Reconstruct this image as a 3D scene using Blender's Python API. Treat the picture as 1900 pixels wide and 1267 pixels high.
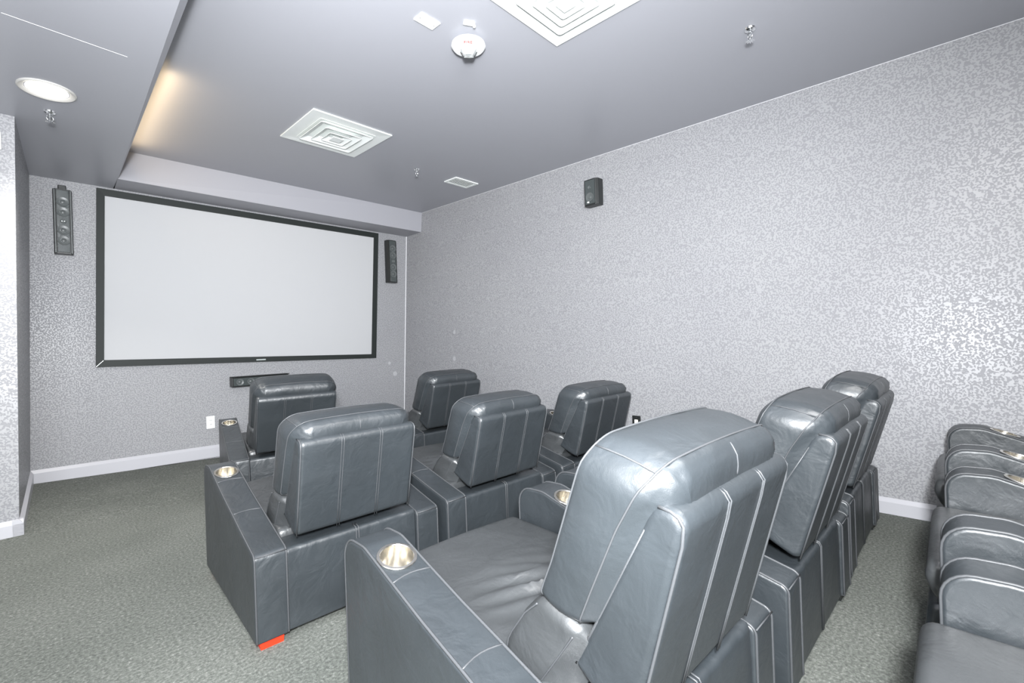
import bpy, bmesh, math, random
from mathutils import Vector, Matrix, noise
from mathutils.bvhtree import BVHTree
random.seed(4)
sc = bpy.context.scene
for o in list(bpy.data.objects): bpy.data.objects.remove(o)
col = sc.collection
PI = math.pi

# ------------------------------------------------------------------ camera, world, lights, exposure
cd = bpy.data.cameras.new('camera'); cam = bpy.data.objects.new('camera', cd); col.objects.link(cam)
yaw, pitch, roll, F = 0.8049, 0.0013, -0.0343, 854.07
fw = Vector((math.sin(yaw)*math.cos(pitch), math.cos(yaw)*math.cos(pitch), math.sin(pitch)))
r0 = Vector((math.cos(yaw), -math.sin(yaw), 0)); u0 = r0.cross(fw)
rt = r0*math.cos(roll) + u0*math.sin(roll); up = u0*math.cos(roll) - r0*math.sin(roll)
m = Matrix((rt, up, -fw)).transposed().to_4x4(); m.translation = (-4.141, -6.3075, 1.26)
cam.matrix_world = m
cd.sensor_width = 36; cd.lens = 36*F/1900; cd.clip_start = .02
sc.camera = cam
w = bpy.data.worlds.new('world'); sc.world = w; w.use_nodes = True
w.node_tree.nodes['Background'].inputs[0].default_value = (.8, .85, 1, 1)
w.node_tree.nodes['Background'].inputs[1].default_value = .3
sc.view_settings.view_transform = 'Standard'; sc.view_settings.look = 'None'
sc.view_settings.gamma = 1; sc.view_settings.use_curve_mapping = False
sc.view_settings.exposure = 0.9

def area(name, loc, target, sx, sy, power, color=(1, 1, 1), spread=PI):
    l = bpy.data.lights.new(name, 'AREA'); l.shape = 'RECTANGLE'; l.size = sx; l.size_y = sy
    l.energy = power; l.color = color; l.spread = spread
    o = bpy.data.objects.new(name, l); col.objects.link(o); o.location = loc
    o.rotation_euler = (Vector(target)-Vector(loc)).to_track_quat('-Z', 'Y').to_euler()
    return o
# photographer's bounced flash behind and above the camera, and added fill panels out of frame
area('flash_bounce', (-4.9, -7.7, 2.2), (-1.6, -.6, 1.5), 1.5, 1.2, 50, (.95, .975, 1), 1.9)
area('flash_head', (-4.27, -6.50, 1.62), (-2.2, -4.6, 1.0), .20, .20, 118, (.95, .975, 1), 2.9)
area('flash_upward', (-4.3, -6.5, 1.75), (-3.0, -4.1, 3.2), .4, .4, 52, (.95, .97, 1), 2.0)
area('fill_behind', (-2.3, -6.75, 3.02), (-2.1, -6.0, 0), 1.0, .6, 30, (1, .98, .96))  # added unseen fill for the right-hand floor and back row
area('fill_left', (-5.2, -4.6, 2.98), (-4.8, -4.2, 0), .8, .8, 14, (1, .98, .96))  # added unseen fill over the left side
area('fill_side', (-6.05, -5.9, 1.7), (-2.5, -5.4, .9), 1.5, 1.6, 22, (.96, .98, 1))  # added unseen panel that gives the recliners' left faces their sheen
area('downlight_lamp', (-4.04, -2.078, 2.985), (-4.0, -1.9, 0), .18, .18, 13, (1, .97, .92), 1.9)
area('cove_strip', (-3.452, -1.50, 3.165), (-2.9, -1.50, 3.42), 1.75, .012, 2.4, (1, .74, .42))

# ------------------------------------------------------------------ materials
def mat(name, color, rough=.5, metal=0, spec=.5, emit=None, es=1, trans=0, ior=1.45, coat=0):
    mm = bpy.data.materials.new(name); mm.use_nodes = True
    b = mm.node_tree.nodes['Principled BSDF']
    b.inputs['Base Color'].default_value = (*color, 1); b.inputs['Roughness'].default_value = rough
    b.inputs['Metallic'].default_value = metal; b.inputs['Specular IOR Level'].default_value = spec
    b.inputs['Transmission Weight'].default_value = trans; b.inputs['IOR'].default_value = ior
    b.inputs['Coat Weight'].default_value = coat
    if emit: b.inputs['Emission Color'].default_value = (*emit, 1); b.inputs['Emission Strength'].default_value = es
    return mm
class NT:
    def __init__(s, mm): s.t = mm.node_tree; s.b = s.t.nodes['Principled BSDF']
    def n(s, typ, **kw):
        nd = s.t.nodes.new(typ)
        for k, v in kw.items():
            if k.startswith('_'): setattr(nd, k[1:], v)
            else: nd.inputs[k.replace('__', ' ')].default_value = v
        return nd
    def l(s, a, b): s.t.links.new(a, b)
    def coord(s, which='Object'): return s.n('ShaderNodeTexCoord').outputs[which]
    def noise(s, scale, detail=2, rough=.5, dist=0, vec=None):
        nd = s.n('ShaderNodeTexNoise'); nd.inputs['Scale'].default_value = scale; nd.inputs['Detail'].default_value = detail
        nd.inputs['Roughness'].default_value = rough; nd.inputs['Distortion'].default_value = dist
        s.l(vec or s.coord(), nd.inputs['Vector']); return nd.outputs[0]
    def ramp(s, fac, stops):
        nd = s.n('ShaderNodeValToRGB'); e = nd.color_ramp.elements
        while len(e) < len(stops): e.new(.5)
        for q, (p, c) in zip(e, stops): q.position = p; q.color = (*c, 1) if len(c) == 3 else c
        s.l(fac, nd.inputs[0]); return nd.outputs[0]
    def math(s, op, a, b=None):
        nd = s.n('ShaderNodeMath', _operation=op)
        for i, v in enumerate((a, b)):
            if v is None: continue
            if isinstance(v, (int, float)): nd.inputs[i].default_value = v
            else: s.l(v, nd.inputs[i])
        return nd.outputs[0]
    def bump(s, h, strength, dist=.01, prev=None):
        nd = s.n('ShaderNodeBump'); nd.inputs['Strength'].default_value = strength; nd.inputs['Distance'].default_value = dist
        s.l(h, nd.inputs['Height'])
        if prev: s.l(prev, nd.inputs['Normal'])
        return nd.outputs[0]

def leather(name, base, rough):
    mm = mat(name, base, rough, spec=1.0); t = NT(mm)
    g = t.noise(420, 2); wv = t.noise(9, 3, .55, .6); cr = t.noise(26, 3, .6, 1.2); c = t.noise(3.0, 3)
    t.l(t.ramp(c, [(.3, tuple(v*.85 for v in base)), (.7, tuple(v*1.2 for v in base))]), t.b.inputs['Base Color'])
    rr = t.n('ShaderNodeMapRange'); rr.inputs['To Min'].default_value = rough-.07; rr.inputs['To Max'].default_value = rough+.09
    t.l(wv, rr.inputs['Value']); t.l(rr.outputs[0], t.b.inputs['Roughness'])
    b1 = t.bump(cr, .16, .005, t.bump(wv, .42, .014)); t.l(t.bump(g, .12, .002, b1), t.b.inputs['Normal'])
    return mm
M_leather = leather('black_leather', (.025, .030, .034), .42)
M_leather2 = leather('black_leather_worn', (.042, .045, .047), .38)
M_seam = mat('seam_thread_highlight', (.060, .063, .067), .42)  # thread grey, lightened so seams and piping carry a painted highlight
M_steel = mat('brushed_steel', (.78, .75, .69), .24, 1)
t = NT(M_steel)
st = t.n('ShaderNodeMapping'); st.inputs['Scale'].default_value = (1, 1, 60); t.l(t.coord(), st.inputs['Vector'])
t.l(t.bump(t.noise(40, 2, vec=st.outputs[0]), .03, .0005), t.b.inputs['Normal'])
M_red = mat('red_plastic', (.72, .03, .008), .4)
M_blackp = mat('black_plastic', (.018, .02, .02), .38)
M_blackm = mat('black_velvet_frame', (.012, .016, .015), .6)
M_white = mat('white_plastic', (.82, .83, .82), .35)
M_vent = mat('white_vent_metal', (.80, .83, .81), .35)
M_dark = mat('dark_gap', (.03, .032, .035), .7)
M_chrome = mat('chrome', (.85, .86, .87), .12, 1)
M_silver = mat('silver_badge', (.75, .82, .8), .3, .6)
M_bulb = mat('lamp_glow', (1, 1, 1), .5, emit=(1, .96, .88), es=9)
M_led = mat('lit_rocker', (.9, .85, .78), .4, emit=(1, .9, .8), es=.6)
M_clear = mat('clear_lens', (.95, .97, .97), .06, trans=.9, ior=1.45)
M_redink = mat('red_ink', (.45, .04, .03), .6)
M_cone = mat('speaker_cone', (.10, .11, .11), .35)
M_grille = mat('glossy_speaker_front', (.06, .07, .07), .16, spec=.7)
M_base = mat('grey_baseboard', (.50, .50, .53), .3)
M_caulk = mat('white_caulk', (.78, .78, .80), .5)

def wallpaper(name, lo, hi, ax):
    mm = mat(name, lo, .5, spec=.4); t = NT(mm)
    co = t.coord(); mp = t.n('ShaderNodeMapping'); t.l(co, mp.inputs['Vector'])
    mp.inputs['Rotation'].default_value = (0, 0, 0)
    n1 = t.noise(84, .6, .3, .35, vec=mp.outputs[0])
    st = t.n('ShaderNodeMapRange', _interpolation_type='SMOOTHSTEP'); st.inputs['From Min'].default_value = .44; st.inputs['From Max'].default_value = .54
    t.l(n1, st.inputs['Value']); s = st.outputs[0]
    big = t.noise(.9, 2)
    cc = t.ramp(s, [(0, lo), (1, hi)])
    mx = t.n('ShaderNodeMix', _data_type='RGBA', _blend_type='MULTIPLY'); mx.inputs[0].default_value = 1
    t.l(cc, mx.inputs[6]); t.l(t.ramp(big, [(.3, (.94, .94, .95)), (.7, (1, 1, 1))]), mx.inputs[7])
    # a few pale filler spots left on the walls
    spot = None
    for px, py, pz, pr in ((-.239, 0, .832, .030), (-.045, -1.237, 1.056, .026), (-.03, -1.233, 1.429, .022), (-.33, 0, 1.0, .018)):
        vm = t.n('ShaderNodeVectorMath', _operation='DISTANCE'); t.l(co, vm.inputs[0]); vm.inputs[1].default_value = (px, py, pz)
        mr = t.n('ShaderNodeMapRange', _interpolation_type='SMOOTHSTEP'); mr.inputs['From Min'].default_value = pr; mr.inputs['From Max'].default_value = pr+.012
        mr.inputs['To Min'].default_value = .55; mr.inputs['To Max'].default_value = 0
        t.l(vm.outputs['Value'], mr.inputs['Value']); spot = mr.outputs[0] if spot is None else t.math('MAXIMUM', spot, mr.outputs[0])
    m2 = t.n('ShaderNodeMix', _data_type='RGBA'); t.l(spot, m2.inputs[0]); t.l(mx.outputs[2], m2.inputs[6]); m2.inputs[7].default_value = (.52, .52, .54, 1)
    t.l(m2.outputs[2], t.b.inputs['Base Color'])
    r = t.n('ShaderNodeMapRange'); r.inputs['To Min'].default_value = .55; r.inputs['To Max'].default_value = .36
    t.l(s, r.inputs['Value']); t.l(r.outputs[0], t.b.inputs['Roughness'])
    t.l(t.bump(s, .25, .004), t.b.inputs['Normal'])
    return mm
M_paper = wallpaper('maze_wallpaper', (.262, .264, .276), (.350, .352, .362), 0)
def paint(name, base, rough):
    mm = mat(name, base, rough, spec=.45); t = NT(mm)
    t.l(t.bump(t.noise(160, 2), .05, .002), t.b.inputs['Normal']); return mm
M_ceil = paint('satin_grey_ceiling', (.365, .37, .402), .36)
M_bulk = paint('grey_bulkhead', (.35, .35, .378), .5)
M_plain = paint('plain_wall', (.5, .5, .52), .6)
def carpet():
    mm = mat('green_grey_carpet', (.1, .11, .1), .95, spec=.1); t = NT(mm)
    n1 = t.noise(230, 3, .75); n2 = t.noise(1.6, 3); n3 = t.noise(55, 2, .6)
    nm = t.noise(75, 4, .75)
    a = t.ramp(nm, [(.32, (.075, .081, .075)), (.50, (.140, .147, .136)), (.64, (.215, .222, .208)), (.76, (.46, .47, .44))])
    mx = t.n('ShaderNodeMix', _data_type='RGBA', _blend_type='MULTIPLY'); mx.inputs[0].default_value = 1
    t.l(a, mx.inputs[6]); t.l(t.ramp(n2, [(.3, (.88, .89, .87)), (.7, (1.08, 1.08, 1.06))]), mx.inputs[7])
    t.l(mx.outputs[2], t.b.inputs['Base Color'])
    t.l(t.bump(n1, .5, .004, t.bump(n3, .15, .006)), t.b.inputs['Normal']); return mm
M_carpet = carpet()
def screenmat():
    mm = mat('white_screen_fabric', (.48, .485, .495), .7, spec=.25); t = NT(mm)
    t.l(t.bump(t.noise(300, 1), .03, .001), t.b.inputs['Normal']); return mm
M_screen = screenmat()

# ------------------------------------------------------------------ mesh helpers
def link(name, me, material=None, parent=None, loc=None):
    if material is not None and not me.materials: me.materials.append(material)
    o = bpy.data.objects.new(name, me); col.objects.link(o)
    if parent is not None: o.parent = parent
    if loc is not None: o.location = loc
    return o
def mesh(name, V, Fc, smooth=False):
    me = bpy.data.meshes.new(name); me.from_pydata([tuple(v) for v in V], [], Fc); me.validate(); me.update()
    bm = bmesh.new(); bm.from_mesh(me); bmesh.ops.recalc_face_normals(bm, faces=bm.faces); bm.to_mesh(me); bm.free()
    if smooth: me.shade_smooth()
    return me
def wn(o):
    md = o.modifiers.new('wn', 'WEIGHTED_NORMAL'); md.keep_sharp = True; return o
def bm_mesh(name, bm, smooth=False):
    me = bpy.data.meshes.new(name); bmesh.ops.recalc_face_normals(bm, faces=bm.faces); bm.to_mesh(me); bm.free()
    if smooth: me.shade_smooth()
    return me
def add_box(bm, x0, x1, y0, y1, z0, z1, bev=0, seg=2, mtx=None):
    b2 = bmesh.new()
    bmesh.ops.create_cube(b2, size=1)
    for v in b2.verts: v.co = Vector(((x0+x1)/2+v.co.x*(x1-x0), (y0+y1)/2+v.co.y*(y1-y0), (z0+z1)/2+v.co.z*(z1-z0)))
    if bev: bmesh.ops.bevel(b2, geom=b2.edges[:], offset=bev, segments=seg, profile=.5, affect='EDGES')
    if mtx: bmesh.ops.transform(b2, matrix=mtx, verts=b2.verts)
    tmp = bpy.data.meshes.new('t'); b2.to_mesh(tmp); b2.free(); bm.from_mesh(tmp); bpy.data.meshes.remove(tmp)
def box(name, x0, x1, y0, y1, z0, z1, material, parent=None, bev=0, seg=2, loc=None, mtx=None):
    bm = bmesh.new(); add_box(bm, x0, x1, y0, y1, z0, z1, bev, seg, mtx)
    return link(name, bm_mesh(name, bm, False), material, parent, loc)
def lathe(prof, n=32):
    V = []; Fc = []
    k = len(prof)
    for i in range(n):
        a = 2*PI*i/n
        for r, z in prof: V.append((r*math.cos(a), r*math.sin(a), z))
    for i in range(n):
        j = (i+1) % n
        for q in range(k-1): Fc.append((i*k+q, j*k+q, j*k+q+1, i*k+q+1))
    return V, Fc
def lathe_mesh(name, prof, n=32, closed=False, smooth=True):
    V, Fc = lathe(prof, n)
    me = bpy.data.meshes.new(name); me.from_pydata(V, [], Fc); bm = bmesh.new(); bm.from_mesh(me)
    bmesh.ops.remove_doubles(bm, verts=bm.verts, dist=1e-5); bmesh.ops.recalc_face_normals(bm, faces=bm.faces)
    bm.to_mesh(me); bm.free()
    if smooth: me.shade_smooth(); me.set_sharp_from_angle(angle=math.radians(35))
    return me
def tube_vf(pts, r, n=6, V=None, Fc=None):
    V = V if V is not None else []; Fc = Fc if Fc is not None else []
    pts = [Vector(p) for p in pts]; base = len(V); k = len(pts)
    prev = None
    for i, p in enumerate(pts):
        d = (pts[min(i+1, k-1)]-pts[max(i-1, 0)]).normalized()
        a = prev if prev is not None else (Vector((0, 0, 1)) if abs(d.z) < .9 else Vector((1, 0, 0)))
        s = d.cross(a).normalized(); a = s.cross(d).normalized(); prev = a
        for j in range(n):
            q = 2*PI*j/n; V.append(p + (s*math.cos(q)+a*math.sin(q))*r)
    for i in range(k-1):
        for j in range(n):
            j2 = (j+1) % n
            Fc.append((base+i*n+j, base+i*n+j2, base+(i+1)*n+j2, base+(i+1)*n+j))
    Fc.append(tuple(base+j for j in range(n))); Fc.append(tuple(base+(k-1)*n+j for j in range(n)))
    return V, Fc
def tubes(name, lines, r, material, parent, n=6):
    for ln in lines:
        V, Fc = tube_vf(ln, r, n)
        link(name, mesh(name, V, Fc, True), material, parent)

def offs(poly, d):
    # inward offset of a CCW polygon
    n = len(poly); out = []
    for i in range(n):
        p0, p1, p2 = (Vector(poly[(i+k) % n][:2]) for k in (-1, 0, 1))
        e1 = (p1-p0).normalized(); e2 = (p2-p1).normalized()
        n1 = Vector((-e1.y, e1.x)); n2 = Vector((-e2.y, e2.x))
        b = (n1+n2); den = 1+n1.dot(n2)
        out.append(p1 + b*(d/max(den, .2)))
    return out
def outline(poly, d=0, nseg=5, sub=.07):
    # rounded outline: poly items (a, b, R); constant point count whatever d
    n = len(poly); P = offs(poly, d); base = [Vector(p[:2]) for p in poly]; out = []
    ends = []
    for i in range(n):
        R = max(poly[i][2]-d, .0015)
        p0, p1, p2 = P[i-1], P[i], P[(i+1) % n]
        a = (p0-p1); b = (p2-p1); la, lb = a.length, b.length
        a.normalize(); b.normalize(); ang = a.angle(b)
        tl = min(R/math.tan(ang/2), .48*la, .48*lb); Re = tl*math.tan(ang/2)
        c = p1 + (a+b).normalized()*(Re/math.sin(ang/2)) if ang < 3.12 else None
        s, e = p1+a*tl, p1+b*tl
        arc = []
        for k in range(nseg+1):
            f = k/nseg
            if c is None: arc.append(s.lerp(e, f))
            else:
                v1 = s-c; v2 = e-c; th = v1.angle(v2, 0)
                if th < 1e-4: arc.append(s.lerp(e, f))
                else: arc.append(c + (v1*math.sin((1-f)*th)+v2*math.sin(f*th))/math.sin(th))
        ends.append(arc)
    for i in range(n):
        out += ends[i]
        L = (base[(i+1) % n]-base[i]).length; k = max(1, round(L/sub))
        for q in range(1, k): out.append(ends[i][-1].lerp(ends[(i+1) % n][0], q/k))
    return out
def ccw(poly):
    A = sum(poly[i][0]*poly[(i+1) % len(poly)][1]-poly[(i+1) % len(poly)][0]*poly[i][1] for i in range(len(poly)))
    return poly if A > 0 else poly[::-1]
def puff(name, poly, x0, x1, r, nr=4, nx=6, nseg=5, sub=.07, fn=None, material=None, parent=None, subsurf=0):
    # profile (y, z, R) extruded along x with rounded rims
    poly = ccw(poly); secs = []
    for k in range(nr+1):
        a = PI/2*k/nr; secs.append((x0+r*(1-math.sin(a)), r*(1-math.cos(PI/2-a)) if False else r*(1-math.sin(a))))
    secs = []
    for k in range(nr+1):
        a = PI/2*k/nr
        secs.append((x0+r*(1-math.sin(a)), r*(1-math.cos(a))))   # from flat side (a=pi/2) ...
    secs = [(x0+r*(1-math.cos(PI/2*k/nr)), r*(1-math.sin(PI/2*k/nr))) for k in range(nr+1)]
    mid = [(x0+r+(x1-x0-2*r)*k/nx, 0) for k in range(1, nx)]
    sec2 = [(x0+x1-x, d) for x, d in reversed(secs)]
    S = secs+mid+sec2; V = []; Fc = []
    for x, d in S:
        o = outline(poly, d, nseg, sub); k = len(o)
        V += [Vector((x, p.x, p.y)) for p in o]
    for i in range(len(S)-1):
        for j in range(k):
            j2 = (j+1) % k; Fc.append((i*k+j, i*k+j2, (i+1)*k+j2, (i+1)*k+j))
    Fc.append(tuple(range(k))); Fc.append(tuple(range((len(S)-1)*k, len(S)*k)))
    me = mesh(name, V, Fc, True)
    if fn:
        ns = [v.normal.copy() for v in me.vertices]
        for v, nn in zip(me.vertices, ns): v.co = fn(v.co.copy(), nn)
        me.update()
    me.set_sharp_from_angle(angle=math.radians(50))
    o = link(name, me, material, parent)
    if subsurf:
        md = o.modifiers.new('sub', 'SUBSURF'); md.levels = md.render_levels = subsurf
    else: wn(o)
    return o
def interp(P, t):
    # P: list of (t, y, z)
    if t <= P[0][0]:
        a, b = P[0], P[1]
    elif t >= P[-1][0]:
        k = (t-P[-1][0]); return P[-1][1], P[-1][2]+k
    else:
        for a, b in zip(P, P[1:]):
            if a[0] <= t <= b[0]: break
    f = (t-a[0])/(b[0]-a[0]); return a[1]+(b[1]-a[1])*f, a[2]+(b[2]-a[2])*f
def cushion(name, W, H, rc, FP, RP, front, gusset, rear, crown, fn, material, parent, sub=.03):
    # stack of rounded front-view outlines from the front face over the gusset band to the back
    # front: [(inset, forward)], gusset: [(f, outset)], rear: [(inset, back_low, back_high, drop)]
    FP = [(t*H, y, z) for t, y, z in FP]; RP = [(t*H, y, z) for t, y, z in RP]
    poly = [(-W, 0, .03), (W, 0, .03), (W, H, rc), (-W, H, rc)]
    V = []; rings = 0
    def ring(inset, f, fwd, blo, bhi, drop):
        nonlocal rings
        o = outline(poly, inset, 9, sub); rings += 1
        for p in o:
            t = p.y; y0, z0 = interp(FP, t); y1, z1 = interp(RP, t)
            u = max(0, min(1, (t/H-.66)/.18)); back = blo+(bhi-blo)*u
            z = z0+(z1-z0)*f + crown*(1-(p.x/W)**2)*max(0, min(1, (t/H-.6)/.4))
            V.append(Vector((p.x, y0+(y1-y0)*f+fwd-back, z+fwd*.3-back*drop)))
        return len(o)
    for i, fw_ in front: k = ring(i, 0, fw_, 0, 0, 0)
    for f, ou in gusset: k = ring(-ou, f, 0, 0, 0, 0)
    for i, lo, hi, dr in rear: k = ring(i, 1, 0, lo, hi, dr)
    Fc = []
    for i in range(rings-1):
        for j in range(k):
            j2 = (j+1) % k; Fc.append((i*k+j, i*k+j2, (i+1)*k+j2, (i+1)*k+j))
    Fc.append(tuple(range(k))); Fc.append(tuple(range((rings-1)*k, rings*k)))
    me = mesh(name, V, Fc, True)
    if fn:
        ns = [v.normal.copy() for v in me.vertices]
        for v, nn in zip(me.vertices, ns): v.co = fn(v.co.copy(), nn)
        me.update()
    me.set_sharp_from_angle(angle=math.radians(60))
    o = link(name, me, material, parent)
    i0 = len(front)*k; i1 = (len(front)+len(gusset)-1)*k
    return o, [V[i0+j] for j in range(k)], [V[i1+j] for j in range(k)], [V[(len(front)+len(gusset)//2)*k+j] for j in range(k)]
def tag(o, label=None, cat=None, group=None, kind=None):
    for k, v in (('label', label), ('category', cat), ('group', group), ('kind', kind)):
        if v: o[k] = v
    return o
def empty(name, loc, label, cat, group=None, rz=0):
    o = bpy.data.objects.new(name, None); o.empty_display_size = .1; col.objects.link(o)
    o.location = loc; o.rotation_euler = (0, 0, rz); return tag(o, label, cat, group)
def struct(name, V, Fc, material, parent=None):
    o = link(name, mesh(name, V, Fc), material, parent)
    if parent is None: o['kind'] = 'structure'
    return o
def copy_tree(o, parent=None):
    c = o.copy(); col.objects.link(c); c.parent = parent
    for ch in list(o.children): copy_tree(ch, c)
    return c

# ------------------------------------------------------------------ room shell
def wx(z): return -.105 + .0535*z            # the right wall leans very slightly outwards
def cz(y): return 3.3182 + .0301*y           # main ceiling falls gently to the back
ZS = 3.0087                                  # underside of soffit and bulkhead
BK, LF = -8.4, -6.2
def fz(x, y):
    return .085*max(0, min(1, (-2.3-x)/1.9))*max(0, min(1, (y+1.6)/1.6))
nx, ny = 24, 34
V = []; Fc = []
for i in range(nx+1):
    for j in range(ny+1):
        x = LF-.1+(.25-LF)*i/nx; y = BK-.1+(.25-BK)*j/ny; V.append((x, y, fz(x, min(y, 0))))
for i in range(nx):
    for j in range(ny): a = i*(ny+1)+j; Fc.append((a, a+1, a+ny+2, a+ny+1))
base = len(V)
for x, y in ((LF-.1, BK-.1), (.15, BK-.1), (.15, .15), (LF-.1, .15)): V.append((x, y, -.12))
c00, c10, c11, c01 = 0, nx*(ny+1), nx*(ny+1)+ny, ny
Fc.append((base, base+1, base+2, base+3))
struct('floor', V, Fc, M_carpet)
def slab(name, quad, d, material, parent=None):
    # quad of 4 points, thickened by vector d
    a = [Vector(p) for p in quad]; d = Vector(d); b = [p+d for p in a]
    return struct(name, a+b, [(0, 1, 2, 3), (4, 7, 6, 5)]+[(i, (i+1) % 4, (i+1) % 4+4, i+4) for i in range(4)], material, parent)
slab('wall_right', [(wx(-.1), .2, -.1), (wx(3.4), .2, 3.4), (wx(3.4), BK, 3.4), (wx(-.1), BK, -.1)], (.15, 0, 0), M_paper)
slab('wall_front', [(-4.3, 0, -.1), (.2, 0, -.1), (.2, 0, 3.4), (-4.3, 0, 3.4)], (0, .15, 0), M_paper)
YL = -1.46
slab('wall_left', [(-4.2415, YL, -.1), (-4.1955, YL, 3.1), (-4.126, .1, 3.1), (-4.190, .1, -.1)], (-.05, .01, 0), M_paper)
slab('wall_left_return', [(LF-.1, YL-.001, -.1), (-4.2445, YL-.001, -.1), (-4.1955, YL-.001, 3.1), (LF-.1, YL-.001, 3.1)], (0, .06, 0), M_paper)
slab('wall_far_left', [(LF, BK, -.1), (LF, YL+.1, -.1), (LF, YL+.1, 3.1), (LF, BK, 3.1)], (-.15, 0, 0), M_plain)
slab('wall_back', [(LF-.1, BK, -.1), (.3, BK, -.1), (.3, BK, 3.4), (LF-.1, BK, 3.4)], (0, -.15, 0), M_plain)
def xb(y): return -3.516+.023*y
def xt(y): return -3.424+.023*y
slab('ceiling', [(-3.9, .1, cz(.1)), (.3, .1, cz(.1)), (.3, BK, cz(BK)), (-3.9, BK, cz(BK))], (0, 0, .12), M_ceil)
# lower soffit on the left, its inner face sloping up to the main ceiling
y0, y1 = .1, BK
V = [(LF-.1, y0, ZS), (xb(y0), y0, ZS), (xt(y0), y0, cz(y0)+.03), (LF-.1, y0, cz(y0)+.03),
     (LF-.1, y1, ZS), (xb(y1), y1, ZS), (xt(y1), y1, cz(y1)+.03), (LF-.1, y1, cz(y1)+.03)]
struct('ceiling_soffit', V, [(0, 1, 5, 4), (1, 2, 6, 5), (2, 3, 7, 6), (0, 3, 2, 1), (4, 5, 6, 7), (0, 4, 7, 3)], M_ceil)
# bulkhead above the screen
V = [(xb(-.38), -.38, ZS), (wx(ZS)+.02, -.40, ZS), (wx(3.32)+.02, -.42, 3.36), (xb(-.36)+.02, -.36, 3.36)]
slab('ceiling_bulkhead', V, (0, .44, 0), M_bulk)
# dry joint line in soffit
V, Fc = tube_vf([(-4.215, -2.885, ZS), (-3.95, -2.868, ZS), (-3.72, -2.853, ZS)], .0013, 6)
struct('trim_1', V, Fc, M_caulk)
V, Fc = tube_vf([(wx(.12)-.004, -.004, .12), (wx(ZS)-.004, -.004, ZS)], .006, 6)
struct('trim_2', V, Fc, M_caulk)
V, Fc = tube_vf([(wx(cz(-.4)), -.4, cz(-.4)), (wx(cz(BK)), BK+.05, cz(BK))], .0022, 6)
struct('trim_3', V, Fc, M_caulk)
def baseboard(name, p0, p1, nrm, h0, h1, zb0=0, zb1=0):
    # p0,p1 on wall foot; profile with bevelled top
    p0 = Vector((*p0, 0)); p1 = Vector((*p1, 0)); n_ = Vector((*nrm, 0)); V = []
    for p, h, zb in ((p0, h0, zb0), (p1, h1, zb1)):
        for d, z in ((-.03, zb-.02), (.026, zb-.02), (.026, zb+h*.76), (.006, zb+h), (-.03, zb+h)): V.append(p+n_*d+Vector((0, 0, z)))
    Fc = [(i, (i+1) % 5, (i+1) % 5+5, i+5) for i in range(5)]+[(0, 1, 2, 3, 4), (5, 6, 7, 8, 9)]
    return struct(name, V, Fc, M_base)
baseboard('baseboard_front', (-4.2, 0), (-.1, 0), (0, -1), .118, .115, .085, .0)
baseboard('baseboard_right', (-.098, 0), (-.098, BK), (-1, 0), .11, .105)
baseboard('baseboard_left', (-4.243, YL-.026), (-4.192, 0), (1, 0), .118, .118, 0, .085)
baseboard('baseboard_left_return', (LF, YL), (-4.2175, YL), (0, -1), .118, .118)

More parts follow.
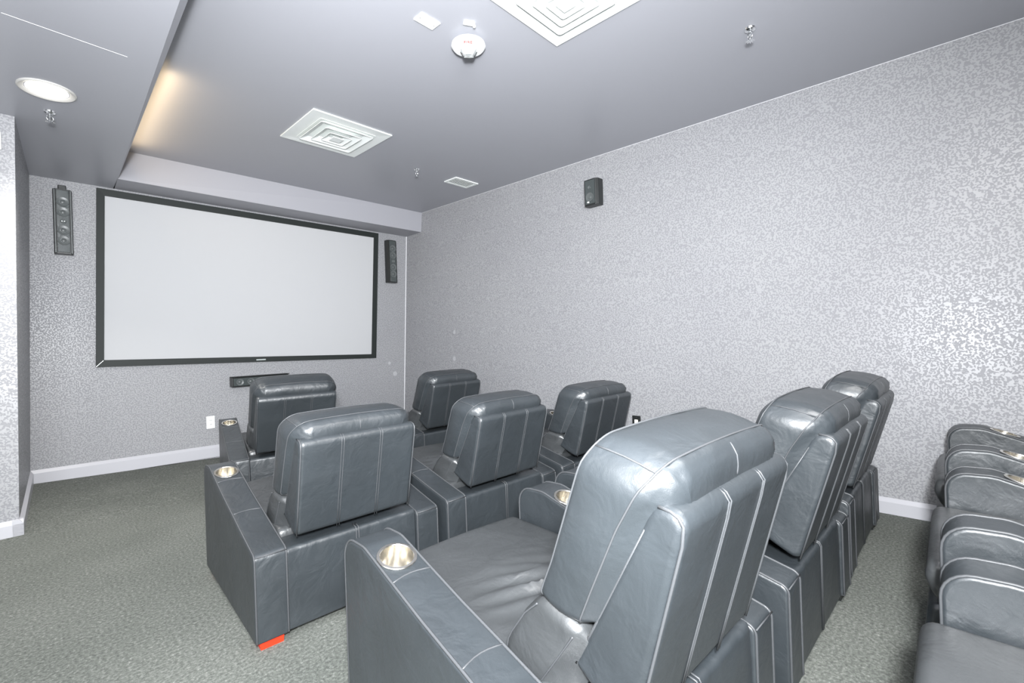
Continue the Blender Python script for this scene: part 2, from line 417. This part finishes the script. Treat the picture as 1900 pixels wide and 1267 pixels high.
# ------------------------------------------------------------------ recliner prototype (faces +y, origin on the floor below its rear face)
WA, WS = .4815, .340
PIV = Vector((0, .05, .42))
def wr(p, sc_, amp): return amp*(noise.noise(p*sc_)-.0)
def make_chair():
    root = empty('recliner', (0, 0, 0), 'black leather recliner', 'recliner', 'black leather cinema recliners')
    # base
    def fbase(p, n):
        if n.y < -.5 and p.z > .30: p.y -= .004*math.sin(p.x*70)*((p.z-.30)/.1)*(1 if abs(p.x) > .22 else .25)
        return p
    b = puff('base', [(.012, .035, .008), (.93, .035, .01), (.93, .33, .02), (.17, .33, .02), (.17, .398, .02), (.012, .392, .022)], -WS+.001, WS-.001, .006, 2, 24, 3, .05, fbase, M_leather, root)
    tubes('seam', [[(dx, .010, .04), (dx, .009, .38), (dx, .016, .394), (dx, .05, .40)] for dx in (-.007, .007)], .0028, M_seam, b)
    # arms
    for s in (-1, 1):
        dz = 0 if s < 0 else -.026
        P = [(0, .035, .008), (1.02, .035, .02), (1.02, .620+dz, .085), (.87, .625+dz, .12), (.71, .580+dz, .25), (.533, .531+dz, .3), (.376, .493+dz, .3), (.2, .449+dz, .3), (0, .402+dz, .03)]
        xa, xc = (-WA, -WS) if s < 0 else (WS, WA)
        arm = puff('armrest', P, xa, xc, .012, 3, 4, 6, .05, None, M_leather, root)
        # cup hole cut through the top
        th = math.atan2(.045, .16)
        cc = Vector(((xa+xc)/2, .782, .601+dz)); rot = Matrix.Rotation(th, 4, 'X')
        cme = lathe_mesh('cut', [(0, -.1), (.0525, -.1), (.0525, .06), (0, .06)], 40, smooth=False)
        cut = link('cut', cme); cut.matrix_world = Matrix.Translation(cc) @ rot
        md = arm.modifiers.new('hole', 'BOOLEAN'); md.operation = 'DIFFERENCE'; md.solver = 'EXACT'; md.object = cut
        arm.modifiers.move(1, 0)
        bpy.context.view_layer.update()
        dg = bpy.context.evaluated_depsgraph_get()
        me = bpy.data.meshes.new_from_object(arm.evaluated_get(dg)); me.name = 'armrest'
        arm.modifiers.clear(); arm.data = me; bpy.data.objects.remove(cut)
        cup = link('cup_holder', lathe_mesh('cup_holder', [(.0525, -.002), (.062, .001), (.0625, .003), (.061, .005), (.0535, .0055), (.0515, .003), (.0505, -.07), (.047, -.079), (.0, -.079)], 40), M_steel, arm)
        cup.matrix_local = Matrix.Translation(cc) @ rot
        # piping down both rims and cross seams
        ol = outline(ccw(P), 0, 6, .05)
        top = [p for p in ol if p.y > .05 and not (p.y > .05 and p.x > 1.0 and p.y < .08)]
        top = sorted([p for p in ol if p.y > .3+dz-.02 or p.x < .001 or p.x > 1.01], key=lambda p: math.atan2(p.y-.2, p.x-.5))
        top = [p for p in top if p.y > .04]
        i0 = min(range(len(top)), key=lambda i: (abs(top[i].x-1.02), top[i].y)); top = top[i0:]+top[:i0]
        lines = []
        for xe, so in ((xa+.005, 1), (xc-.005, -1)): lines.append([(xe, p.x, p.y) for p in top])
        tubes('piping', lines, .0042, M_seam, arm)
        def topz(y):
            q = [(.0, .402), (.2, .449), (.376, .493), (.533, .531), (.71, .58), (.87, .622), (1, .6)]
            for (ya, za), (yb, zb) in zip(q, q[1:]):
                if ya <= y <= yb: return za+(zb-za)*(y-ya)/(yb-ya)+dz
        tubes('seam', [[(xa+.004+(xc-xa-.008)*k/6, yy+.012*math.sin(PI*k/6), topz(yy+.012*math.sin(PI*k/6))+.0005) for k in range(7)] for yy in (.69, .36)]
              + [[(xa+.004, -.001, .397+dz), (xc-.004, -.001, .397+dz)]], .0026, M_seam, arm)
    # seat cushion with creases towards the back
    def fseat(p, n):
        if n.z > .3:
            p.z += .012*(1-(p.x/.34)**2)
            k = max(0, min(1, (.80-p.y)/.25))*max(0, 1-abs(p.x-.05)/.34)
            q = Vector((p.x*4+1.3, p.y*13+p.x*5, 0))
            p.z += k*.020*(1-abs(noise.noise(q))*2.6)-k*.008
        return p
    puff('seat_cushion', [(.16, .33, .02), (1.04, .33, .04), (1.07, .40, .05), (1.055, .456, .07), (.62, .450, .3), (.16, .43, .03)], -WS+.004, WS-.004, .025, 3, 40, 4, .016, fseat, M_leather2, root)
    # padded front panel of the footrest
    puff('footrest', [(.94, .07, .02), (1.05, .07, .03), (1.075, .20, .1), (1.06, .325, .03), (.94, .325, .02)], -WS+.006, WS-.006, .02, 3, 6, 4, .06, None, M_leather, root)
    def at(o): o.data.transform(Matrix.Translation(-PIV)); o.location = PIV; return o
    # lumbar roll
    def flum(p, n):
        k = max(0, (abs(p.x)-.12)/.2)
        return p+n*(k*.006*noise.noise(Vector((p.x*16, p.y*11, p.z*14))))
    lum, fr, rr_, mid_ = cushion('lumbar_cushion', .318, .26, .03, [(0, .395, .40), (.40, .366, .494), (.72, .302, .575), (1, .236, .630)], [(0, .275, .41), (.30, .239, .457), (.62, .185, .530), (1, .137, .596)],
        [(.10, .022), (.045, .018), (.015, .008)], [(0, 0), (.15, .003), (.5, .006), (.85, .003), (1, 0)], [(.006, .006, .006, .4), (.022, .03, .03, .4), (.04, .07, .07, .4)], 0, flum, M_leather2, root)
    for R_ in (fr, rr_):
        for sg in (-1, 1):
            pts = sorted([p for p in R_ if p.x*sg > .3165], key=lambda p: p.z); tubes('seam', [[p+Vector((sg*.001, 0, 0)) for p in pts]], .0024, M_seam, lum)
    # shell behind
    SP = [(.012, .418, .03), (.098, .462, .04), (.172, .505, .02), (-.050, .907, .05), (-.128, .895, .05)]
    shell = puff('back_shell', SP, -.300, .300, .022, 4, 18, 6, .04, None, M_leather, root)
    ol = outline(ccw(SP), 0, 6, .04)
    def sectline(x, lo, ex=.0012):
        pts = [p for p in ol]
        rear = []
        for k in range(13):
            f = k/12; rear.append((x, .012+(-.128+.013-.012)*f*.96-ex-.0005, .425+(.870-.425)*f))
        return rear
    def strip(x):
        r_ = [(x, .012-.140*f-.002, .418+.477*f) for f in (0.02, .25, .5, .75, .88)]
        return r_+[(x, -.121, .874), (x, -.111, .890), (x, -.096, .8975), (x, -.075, .9045)]
    tubes('seam', [strip(x) for x in (-.106, -.094, .094, .106)], .0020, M_seam, shell)
    rim = []
    for s in (-1, 1):
        rim.append([(s*.2945, .012-.140*f+.002, .418+.477*f) for f in (.03, .3, .6, .88)]+[(s*.2945, -.113, .874), (s*.294, -.104, .887), (s*.293, -.088, .895), (s*.293, -.062, .899)])
    for sg in (-1, 1): rim.append([(sg*.2945, .170-.225*f+.001, .505+.395*f-.012) for f in (.04, .3, .6, .9)])
    tubes('piping', rim, .0036, M_seam, shell)
    # head and back cushion: front pad, broad gusset band round sides and top, puffed rear face
    def fpad(p, n):
        k = max(0, 1-math.hypot(abs(p.x)-.27, p.z-.945)/.10)
        ang = math.atan2(p.z-.90, abs(p.x)-.22)
        if p.y < -.02: p += n*(k*.0045*math.sin(ang*22))
        return p+n*(.003*noise.noise(p*8))
    pad, fr, rr_, mid_ = cushion('back_cushion', .316, .42, .09, [(0, .245, .625), (.08, .244, .650), (.25, .207, .725), (.6, .152, .862), (.85, .114, .955), (1, .085, 1.006)],
        [(0, .137, .604), (.25, .092, .700), (.6, .024, .838), (.85, -.028, .922), (1, -.070, .972)],
        [(.16, .024), (.09, .024), (.04, .019), (.013, .009)], [(0, 0), (.12, .003), (.3, .007), (.5, .009), (.7, .007), (.88, .003), (1, 0)],
        [(.004, .006, .013, .10), (.014, .022, .028, .10), (.024, .045, .041, .12), (.032, .075, .051, .14), (.055, .078, .068, .14), (.085, .08, .080, .14)], .010, fpad, M_leather, root, .024)
    def lift(P, d):
        c = Vector((0, .05, .78)); return [p+Vector((p.x*d/.31, 0, d if p.z > .95 else 0)) for p in P]
    for R_, d in ((fr, .001), (rr_, .0015)):
        pts = [p for p in R_ if p.z > .63 or abs(p.x) > .31]
        i0 = next(i for i in range(len(R_)) if R_[i-1].x < R_[i].x and abs(R_[i].x-.316) < .002 and R_[i].z > .62)
        pts = (R_[i0:]+R_[:i0]); pts = [p for p in pts if not (p.z < .64 and abs(p.x) < .31)]
        tubes('seam', [lift(pts, d)], .0024, M_seam, pad)
    for sg in (-1, 1):
        # short seam across the gusset band at each upper corner
        def near(R_): return min(R_, key=lambda p: abs(p.x-sg*.285)+(0 if p.z > .85 else 9)+abs(p.z-.955)*.2)
        a_, m_, b_ = near(fr), near(mid_), near(rr_)
        tubes('seam', [[a_, a_.lerp(m_, .5)+Vector((sg*.002, 0, .002)), m_+Vector((sg*.001, 0, .001)), m_.lerp(b_, .5)+Vector((sg*.002, 0, .002)), b_]], .0022, M_seam, pad)
    bv = BVHTree.FromPolygons([v.co for v in pad.data.vertices], [tuple(p.vertices) for p in pad.data.polygons])
    L = []
    for k in range(9):
        hit = bv.ray_cast(Vector((.0005, -.5, .905+.068*k/8)), Vector((0, 1, 0)))[0]
        if hit: L.append(hit+Vector((0, -.0003, 0)))
    tubes('seam', [L], .0020, M_seam, pad)
    for o in (lum, shell, pad):
        at(o)
        for c in o.children: c.data.transform(Matrix.Translation(-PIV))
    # feet
    for fx in (-1, 1):
        for fy in (.075, .93):
            V = [(fx*.41+sx*.055*k, fy+sy*(.05 if k > .9 else .045)-(.012 if k < .9 else 0), z) for z, k in ((0, .86), (.05, 1)) for sx, sy in ((-1, -1), (1, -1), (1, 1), (-1, 1))]
            link('foot', mesh('foot', V, [(0, 1, 2, 3), (4, 5, 6, 7)]+[(i, (i+1) % 4, (i+1) % 4+4, i+4) for i in range(4)]), M_blackp, root)
    return root
proto = make_chair()
S = .9
# name: x, y, rotation, back tilt, back length, stretch, label
chairs = [
 ('A1', -2.922, -2.541, -.175, .16, 1.06, 1, 'black leather recliner in the front row, left one, in front of the wall outlet'),
 ('A2', -1.301, -2.848, -.037, 0, 0.96, 1, 'black leather recliner in the front row nearest the right wall, its seat out of sight'),
 ('B1', -3.418, -4.682, -.052, -.08, 0.92, 1, 'black leather recliner with a red foot block at its rear left corner'),
 ('B2', -2.380, -4.782, -.040, -.045, 0.885, 1, 'middle black leather recliner of the second row, right beside the red-footed one'),
 ('B3', -1.329, -4.861, -.032, -.06, 0.865, 1, 'black leather recliner of the second row next to the black wall outlet'),
 ('C1', -3.336, -6.484, -.058, .0, 1.06, 1, 'largest, nearest black leather recliner with creased seat and shiny head cushion'),
 ('C2', -2.137, -6.555, -.033, 0, 0.995, 1, 'middle black leather recliner of the third row, just right of the nearest one'),
 ('C3', -.967, -6.574, -.016, 0, 1.0, 1, 'black leather recliner at the right wall end of the third row'),
 ('D1', -3.078, -8.09, 0, 0, 1, 1.0, 'black leather recliner cut by the lower right corner of the photo, seat showing'),
 ('D2', -1.956, -8.09, 0, 0, 1, 1.07, 'black leather recliner of the back row between its two neighbours at the right edge'),
 ('D3', -.80, -8.09, 0, 0, 1, 1.12, 'black leather recliner of the back row closest to the right wall'),
]
for i, (nm, x, y, rz, tilt, bl, stz, lab) in enumerate(chairs):
    o = proto if i == 0 else copy_tree(proto)
    o.location = (x*S, y*S, 0); o.rotation_euler = (0, 0, rz); o.scale = ({'B1': .945, 'B2': .94, 'B3': .97}.get(nm, 1), 1, stz); o['label'] = lab
    for c in o.children:
        if c.name.split('.')[0] in ('lumbar_cushion', 'back_shell', 'back_cushion'):
            c.rotation_euler = (tilt, 0, 0); c.scale = (1, 1, bl)
    if nm == 'B1':
        for c in o.children:
            if c.name.startswith('foot') and not c.name.startswith('footrest') and c.data.vertices[0].co.x < 0:
                c.data = c.data.copy(); c.data.materials.clear(); c.data.materials.append(M_red)
                c['label'] = 'red foot block'

# ------------------------------------------------------------------ projector screen
TL, TR, BR, BL = Vector((-3.657, 0, 2.983)), Vector((-.464, 0, 2.982)), Vector((-.571, 0, 1.092)), Vector((-3.706, 0, 1.151))
ITL, ITR, IBR, IBL = Vector((-3.595, 0, 2.915)), Vector((-.535, 0, 2.910)), Vector((-.637, 0, 1.152)), Vector((-3.642, 0, 1.219))
scr = empty('projector_screen', (-2.1, -.001, 1.12), 'wide white projector screen in a black frame on the front wall', 'screen')
org = Vector((-2.1, -.001, 1.12))
def frame_bar(a, b, ib, ia):
    V = []
    for p, q in ((a, ia), (b, ib)):
        V += [p+Vector((0, 0, 0))-org*1+Vector((0, org.y, 0)), p+Vector((0, -.032, 0))-org+Vector((0, org.y, 0)), q+Vector((0, -.030, 0))-org+Vector((0, org.y, 0)), q+Vector((0, -.012, 0))-org+Vector((0, org.y, 0)), q-org+Vector((0, org.y, 0))]
    return link('frame_bar', mesh('frame_bar', V, [(i, (i+1) % 5, (i+1) % 5+5, i+5) for i in range(5)]+[(0, 1, 2, 3, 4), (5, 6, 7, 8, 9)]), M_blackm, scr)
frame_bar(TL, TR, ITR, ITL); frame_bar(TR, BR, IBR, ITR); frame_bar(BR, BL, IBL, IBR); frame_bar(BL, TL, ITL, IBL)
q = [p-org+Vector((0, org.y-.011, 0)) for p in (ITL, ITR, IBR, IBL)]
V = q+[p+Vector((0, .006, 0)) for p in q]
link('screen_fabric', mesh('screen_fabric', V, [(0, 1, 2, 3), (4, 5, 6, 7)]+[(i, (i+1) % 4, (i+1) % 4+4, i+4) for i in range(4)]), M_screen, scr)
box('badge', -.055, .055, -.036, -.030, -.008, .008, M_silver, scr, .002, 1, (-.065, 0, .028))
box('corner_joint', -.002, .002, -.0335, -.030, -.042, .042, M_silver, scr, 0, 1, (-1.576, 0, .064), Matrix.Rotation(math.radians(43), 4, 'Y'))

# ------------------------------------------------------------------ speakers
def tower(name, x, z0, z1, wd, label, bracket):
    s = empty(name, (x, 0, z0), label, 'speaker', None)
    h = z1-z0
    # cabinet: D-shaped extrusion
    pts = [(-wd/2, -.003), (wd/2, -.003), (wd/2, -.07), (wd*.36, -.10), (-wd*.36, -.10), (-wd/2, -.07)]
    V = [(a, b, 0) for a, b in pts]+[(a, b, h) for a, b in pts]; k = len(pts)
    link('cabinet', mesh('cabinet', V, [tuple(range(k)), tuple(range(k, 2*k))]+[(i, (i+1) % k, (i+1) % k+k, i+k) for i in range(k)]), M_blackp, s)
    g = box('grille', -wd*.33, wd*.33, -.106, -.098, .012, h-.012, M_grille, s, .003, 2)
    for zz, r in ((.20, .3), (.36, .3), (.64, .3), (.80, .3), (.50, .16)):
        c = link('driver', lathe_mesh('driver', [(0, .004), (wd*r*.35, .003), (wd*r*.5, -.001), (wd*r, .003), (wd*r*1.1, .004), (wd*r*1.12, .0)], 20), M_cone, s)
        c.location = (0, -.106, h*zz); c.rotation_euler = (PI/2, 0, 0)
    for sx in (-1, 1):
        box('side_rail', sx*wd*.42-.006, sx*wd*.42+.006, -.094, -.082, .005, h-.005, M_cone if bracket else M_blackp, s, .002, 1)
    if bracket:
        box('bracket', -.03, .03, -.06, 0, h, h+.05, M_blackp, s, .006, 2)
    box('badge', -.012, .012, -.109, -.105, h*.5-.004+(.0 if bracket else .0), h*.5+.004, M_silver, s, 0, 1, (.0, 0, 0))
    return s
tower('tower_speaker', -3.912, 2.268, 2.895, .135, 'tall glossy black speaker left of the screen with bracket on top', True)
tower('tower_speaker', -.272, 2.24, 2.892, .160, 'tall black speaker between the screen and the right wall', False)
s = empty('center_speaker', (-2.19, 0, .835), 'low wide black speaker on the wall under the screen, half hidden by recliner', 'speaker')
box('cabinet', -.325, .325, -.10, -.004, 0, .115, M_blackp, s, .008, 2)
box('grille', -.305, .305, -.106, -.098, .012, .103, M_grille, s, .003, 2)
for xx in (-.24, -.12, .0, .12, .24):
    c = link('driver', lathe_mesh('driver', [(0, .004), (.013, .003), (.018, -.001), (.036, .003), (.040, .004), (.041, 0)], 20), M_cone, s)
    c.location = (xx, -.106, .057); c.rotation_euler = (PI/2, 0, 0)
box('top_shelf', -.325, .325, -.125, -.002, .118, .124, M_blackp, s, .001, 1)
s = empty('wall_speaker', (wx(2.8)-.002, -3.60, 2.665), 'small black speaker high on the right wall', 'speaker')
def prism(name, pts, z0, z1, material, parent, bev=.004):
    V = [(a, b, z0) for a, b in pts]+[(a, b, z1) for a, b in pts]; k = len(pts)
    o = link(name, mesh(name, V, [tuple(range(k)), tuple(range(k, 2*k))]+[(i, (i+1) % k, (i+1) % k+k, i+k) for i in range(k)]), material, parent)
    md = o.modifiers.new('bev', 'BEVEL'); md.width = bev; md.segments = 2; return o
prism('cabinet', [(.005, .085), (.005, -.085), (-.075, -.085), (-.105, -.055), (-.105, .075), (-.095, .085)], 0, .275, M_blackp, s, .006)
prism('grille', [(-.100, .068), (-.100, -.050), (-.110, -.048), (-.110, .066)], .014, .262, M_grille, s, .002)
for zz, r in ((.085, .042), (.185, .016)):
    c = link('driver', lathe_mesh('driver', [(0, .006), (r*.4, .004), (r*.5, 0), (r*.95, .004), (r*1.1, .005), (r*1.12, 0)], 24), M_cone, s)
    c.location = (-.110, .01, zz); c.rotation_euler = (0, -PI/2, 0)
box('badge', -.113, -.109, .018, .042, .026, .042, M_white, s, .001, 1)

# ------------------------------------------------------------------ outlets and plates
def plate(name, loc, rot, wd, h, mplate, label, cat='outlet', kind='outlet'):
    o = empty(name, loc, label, cat); o.rotation_euler = rot
    bx = box('cover_plate', -wd/2, wd/2, -.008, 0.002, -h/2, h/2, mplate, o, .003, 2)
    if kind == 'outlet':
        for dz in (-.024, .024):
            sk = box('socket', -.017, .017, -.011, -.006, dz-.014, dz+.014, mplate, o, .004, 2)
            for dx in (-.006, .006): box('slot', dx-.0015, dx+.0015, -.0115, -.010, dz-.005, dz+.006, M_dark, sk)
    return o
plate('wall_outlet', (-2.722, 0, .442), (0, 0, 0), .085, .145, M_white, 'white outlet plate low on the front wall beside the left armrest')
o = plate('wall_switch', (wx(.43)-.001, -4.053, .431), (0, math.atan(-.0535)*0, -PI/2), .088, .142, M_blackp, 'black outlet plate with a glowing white rocker on the right wall', 'outlet', '')
box('rocker', -.017, .017, -.013, -.006, -.033, .033, M_led, o, .003, 2)
for dz in (-.052, .052): 
    c = link('screw', lathe_mesh('screw', [(0, .002), (.003, .0015), (.004, 0)], 10), M_chrome, o); c.location = (0, -.008, dz); c.rotation_euler = (PI/2, 0, 0)
o = empty('wall_sensor', (-4.335, YL, 2.743), 'small white box on the left wall at the photo\'s edge', 'sensor')
box('casing', -.07, .07, -.03, .002, 0, .125, M_white, o, .006, 2)
box('front_cover', -.058, .058, -.034, -.028, .012, .113, M_white, o, .004, 2)

# ------------------------------------------------------------------ ceiling fittings
TI = math.atan(.0301)
def on_ceiling(name, x, y, label, cat, group=None, rz=0, z=None):
    o = empty(name, (x, y, cz(y) if z is None else z), label, cat, group); o.rotation_euler = (TI if z is None else 0, 0, rz); return o
def ringframe(a, b, za, zb, th, rc=.0):
    # square ring: outer half a at height za, inner half b at height zb, with thickness th upwards
    V = []; Fc = []
    def loop(h, z):
        i = len(V)
        if rc:
            for cx, cy, a0 in ((1, 1, 0), (-1, 1, 90), (-1, -1, 180), (1, -1, 270)):
                for k in range(4):
                    an = math.radians(a0+30*k); V.append((cx*(h-rc)+rc*math.cos(an), cy*(h-rc)+rc*math.sin(an), z))
            return list(range(i, i+16))
        V.extend([(h, h, z), (-h, h, z), (-h, -h, z), (h, -h, z)]); return list(range(i, i+4))
    Ls = [loop(a, za), loop(b, zb), loop(b, zb+th), loop(a, za+th)]
    n = len(Ls[0])
    for p in range(4):
        A, B = Ls[p], Ls[(p+1) % 4]
        for k in range(n): Fc.append((A[k], A[(k+1) % n], B[(k+1) % n], B[k]))
    return V, Fc
def diffuser(x, y, half, label):
    o = on_ceiling('ceiling_diffuser', x, y, label, 'air vent', 'square ceiling diffusers')
    k = half/.365
    V, Fc = ringframe(half, half-.045*k, -.010, -.008, .012); link('frame', mesh('frame', V, Fc), M_vent, o)
    V, Fc = ringframe(half-.040*k, half-.135*k, -.008, -.004, .004, .02); link('outer_flange', mesh('outer_flange', V, Fc), M_vent, o)
    for a, b, z0, z1 in ((.245, .185, -.030, .0), (.170, .12, -.036, -.008), (.105, .06, -.042, -.014)):
        V, Fc = ringframe(a*k, b*k, z0, z1, .004, .018); link('vane', mesh('vane', V, Fc), M_vent, o)
    V, Fc = ringframe(.262*k, .240*k, -.012, -.010, .003, .02); link('vane', mesh('vane', V, Fc), M_vent, o)
    box('center_plate', -.052*k, .052*k, -.052*k, .052*k, -.046, -.040, M_vent, o, .003, 1)
    box('back_pan', -.25*k, .25*k, -.25*k, .25*k, -.002, .006, M_vent, o)
    return o
diffuser(-2.13, -2.183, .368, 'square white ceiling diffuser with nested vanes above the front rows')
diffuser(-2.035, -4.79, .300, 'square white ceiling diffuser cut off by the top edge of the photo')
o = on_ceiling('ceiling_grille', -.418, -1.95, 'small slotted white ceiling grille near the right wall', 'air vent')
V = []; Fc = []
for h, z in ((1, -.010), (.78, -.008), (.78, .004), (1, .004)): V += [(sx*(.178 if h == 1 else .150)*1, sy*(.115 if h == 1 else .085), z) for sx, sy in ((1, 1), (-1, 1), (-1, -1), (1, -1))]
for p in range(4):
    for k in range(4): Fc.append((p*4+k, p*4+(k+1) % 4, (p*4+4+(k+1) % 4) % 16, (p*4+4+k) % 16))
link('frame', mesh('frame', V, Fc), M_vent, o)
for k in range(7): box('slat', -.15, .15, -.009, .009, -.0012, .0012, M_vent, o, 0, 1, (0, -.072+.024*k, -.006), Matrix.Rotation(.5, 4, 'X'))
box('back_pan', -.152, .152, -.09, .09, -.001, .004, M_cone, o)

def sprinkler(x, y, label, z=None, rz=0):
    o = on_ceiling('fire_sprinkler', x, y, label, 'sprinkler', 'fire sprinklers', rz, z)
    link('escutcheon', lathe_mesh('escutcheon', [(0, -.002), (.018, -.016), (.030, -.010), (.034, 0)], 24), M_chrome, o)
    link('body', lathe_mesh('body', [(.011, 0), (.011, -.030), (.007, -.034), (.007, -.040), (0, -.040)], 16), M_chrome, o)
    for sx in (-1, 1):
        V, Fc = tube_vf([(sx*.010, 0, -.030), (sx*.020, 0, -.042), (sx*.020, 0, -.055), (sx*.008, 0, -.068), (0, 0, -.070)], .0032, 6)
        link('frame_arm', mesh('frame_arm', V, Fc, True), M_chrome, o)
    V, Fc = tube_vf([(0, 0, -.038), (0, 0, -.066)], .0022, 6); link('glass_bulb', mesh('glass_bulb', V, Fc, True), M_clear, o)
    bm = bmesh.new()
    add_box(bm, -.0045, .0045, -.0045, .0045, -.078, -.068)
    for k in range(10):
        add_box(bm, .008, .026, -.003, .003, -.0765, -.0745, mtx=Matrix.Rotation(k*PI/5, 4, 'Z'))
    V, Fc = lathe([(0, -.0765), (.012, -.0765), (.012, -.0745), (0, -.0745)], 16)
    for f in Fc: pass
    link('deflector', bm_mesh('deflector', bm), M_chrome, o)
    return o
sprinkler(-4.022, -1.72, 'chrome fire sprinkler on the low soffit next to the downlight', ZS, .5)
sprinkler(-1.074, -1.95, 'tiny chrome fire sprinkler between the diffuser and the small grille', None, .3)
sprinkler(-1.011, -5.44, 'chrome fire sprinkler on the ceiling right of the cut off diffuser', None, .9)

o = on_ceiling('recessed_downlight', -4.04, -2.078, 'glowing round recessed downlight in the low soffit', 'ceiling lamp', None, 0, ZS)
link('trim_ring', lathe_mesh('trim_ring', [(.142, 0), (.142, -.006), (.135, -.010), (.112, -.004), (.108, .0), (.108, .01), (.142, .01)], 48), mat('downlight_trim', (.5, .49, .47), .5), o)
link('lens', lathe_mesh('lens', [(0, -.0035), (.06, -.0032), (.102, -.001)], 40), M_bulb, o)

o = on_ceiling('fire_alarm', -2.165, -4.11, 'round white ceiling fire alarm strobe with clear lens', 'fire alarm', None, -.75)
link('mount', lathe_mesh('mount', [(0, 0), (.055, 0), (.055, -.012), (0, -.012)], 32), M_white, o)
link('housing', lathe_mesh('housing', [(0, -.012), (.09, -.012), (.107, -.020), (.109, -.032), (.098, -.044), (.06, -.050), (0, -.052)], 48), M_white, o)
V = [(-.052, -.03, -.048), (.052, -.03, -.048), (.052, .03, -.048), (-.052, .03, -.048), (-.028, -.020, -.092), (.028, -.020, -.092), (.028, .02, -.092), (-.028, .02, -.092)]
l_ = link('strobe_lens', mesh('strobe_lens', V, [(0, 1, 2, 3), (4, 5, 6, 7)]+[(i, (i+1) % 4, (i+1) % 4+4, i+4) for i in range(4)]), M_clear, o)
box('strobe_tube', -.018, .018, -.005, .005, -.072, -.058, M_chrome, o, .002, 1)
V, Fc = tube_vf([(-.052, .03, -.049), (-.029, .021, -.0925), (.029, .021, -.0925), (.052, .03, -.049)], .003, 6)
link('refracted_edge', mesh('refracted_edge', V, Fc, True), M_blackp, o)  # added dark tube standing in for refraction along the lens's far edge
def text(s, size, material, parent, loc, rot):
    c = bpy.data.curves.new('lettering', 'FONT'); c.body = s; c.size = size; c.align_x = 'CENTER'; c.align_y = 'CENTER'; c.extrude = .0006
    tmp = bpy.data.objects.new('lettering', c); col.objects.link(tmp); bpy.context.view_layer.update()
    me = bpy.data.meshes.new_from_object(tmp.evaluated_get(bpy.context.evaluated_depsgraph_get())); bpy.data.objects.remove(tmp)
    me.materials.clear(); t_ = link('lettering', me, material, parent, loc); t_.rotation_euler = rot
text('FIRE', .03, M_redink, o, (0, -.072, -.0496), (PI-.12, 0, 0))

o = on_ceiling('ceiling_plate', -2.467, -4.085, 'blank white rectangular plate on the ceiling left of the fire alarm', 'cover plate')
box('cover', -.069, .069, -.042, .042, -.007, .001, M_white, o, .003, 2)
for dx in (-.05, .05):
    c = link('screw', lathe_mesh('screw', [(0, -.0085), (.003, -.008), (.004, -.006)], 10), M_chrome, o); c.location = (dx, 0, 0)
o = on_ceiling('ceiling_sensor', -2.28, -4.25, 'tiny white clip on the ceiling above the fire alarm', 'sensor', None, -.5)
box('casing', -.035, .035, -.012, .012, -.014, .001, M_white, o, .005, 2)
box('tip', .025, .040, -.008, .008, -.024, -.010, M_white, o, .003, 1)
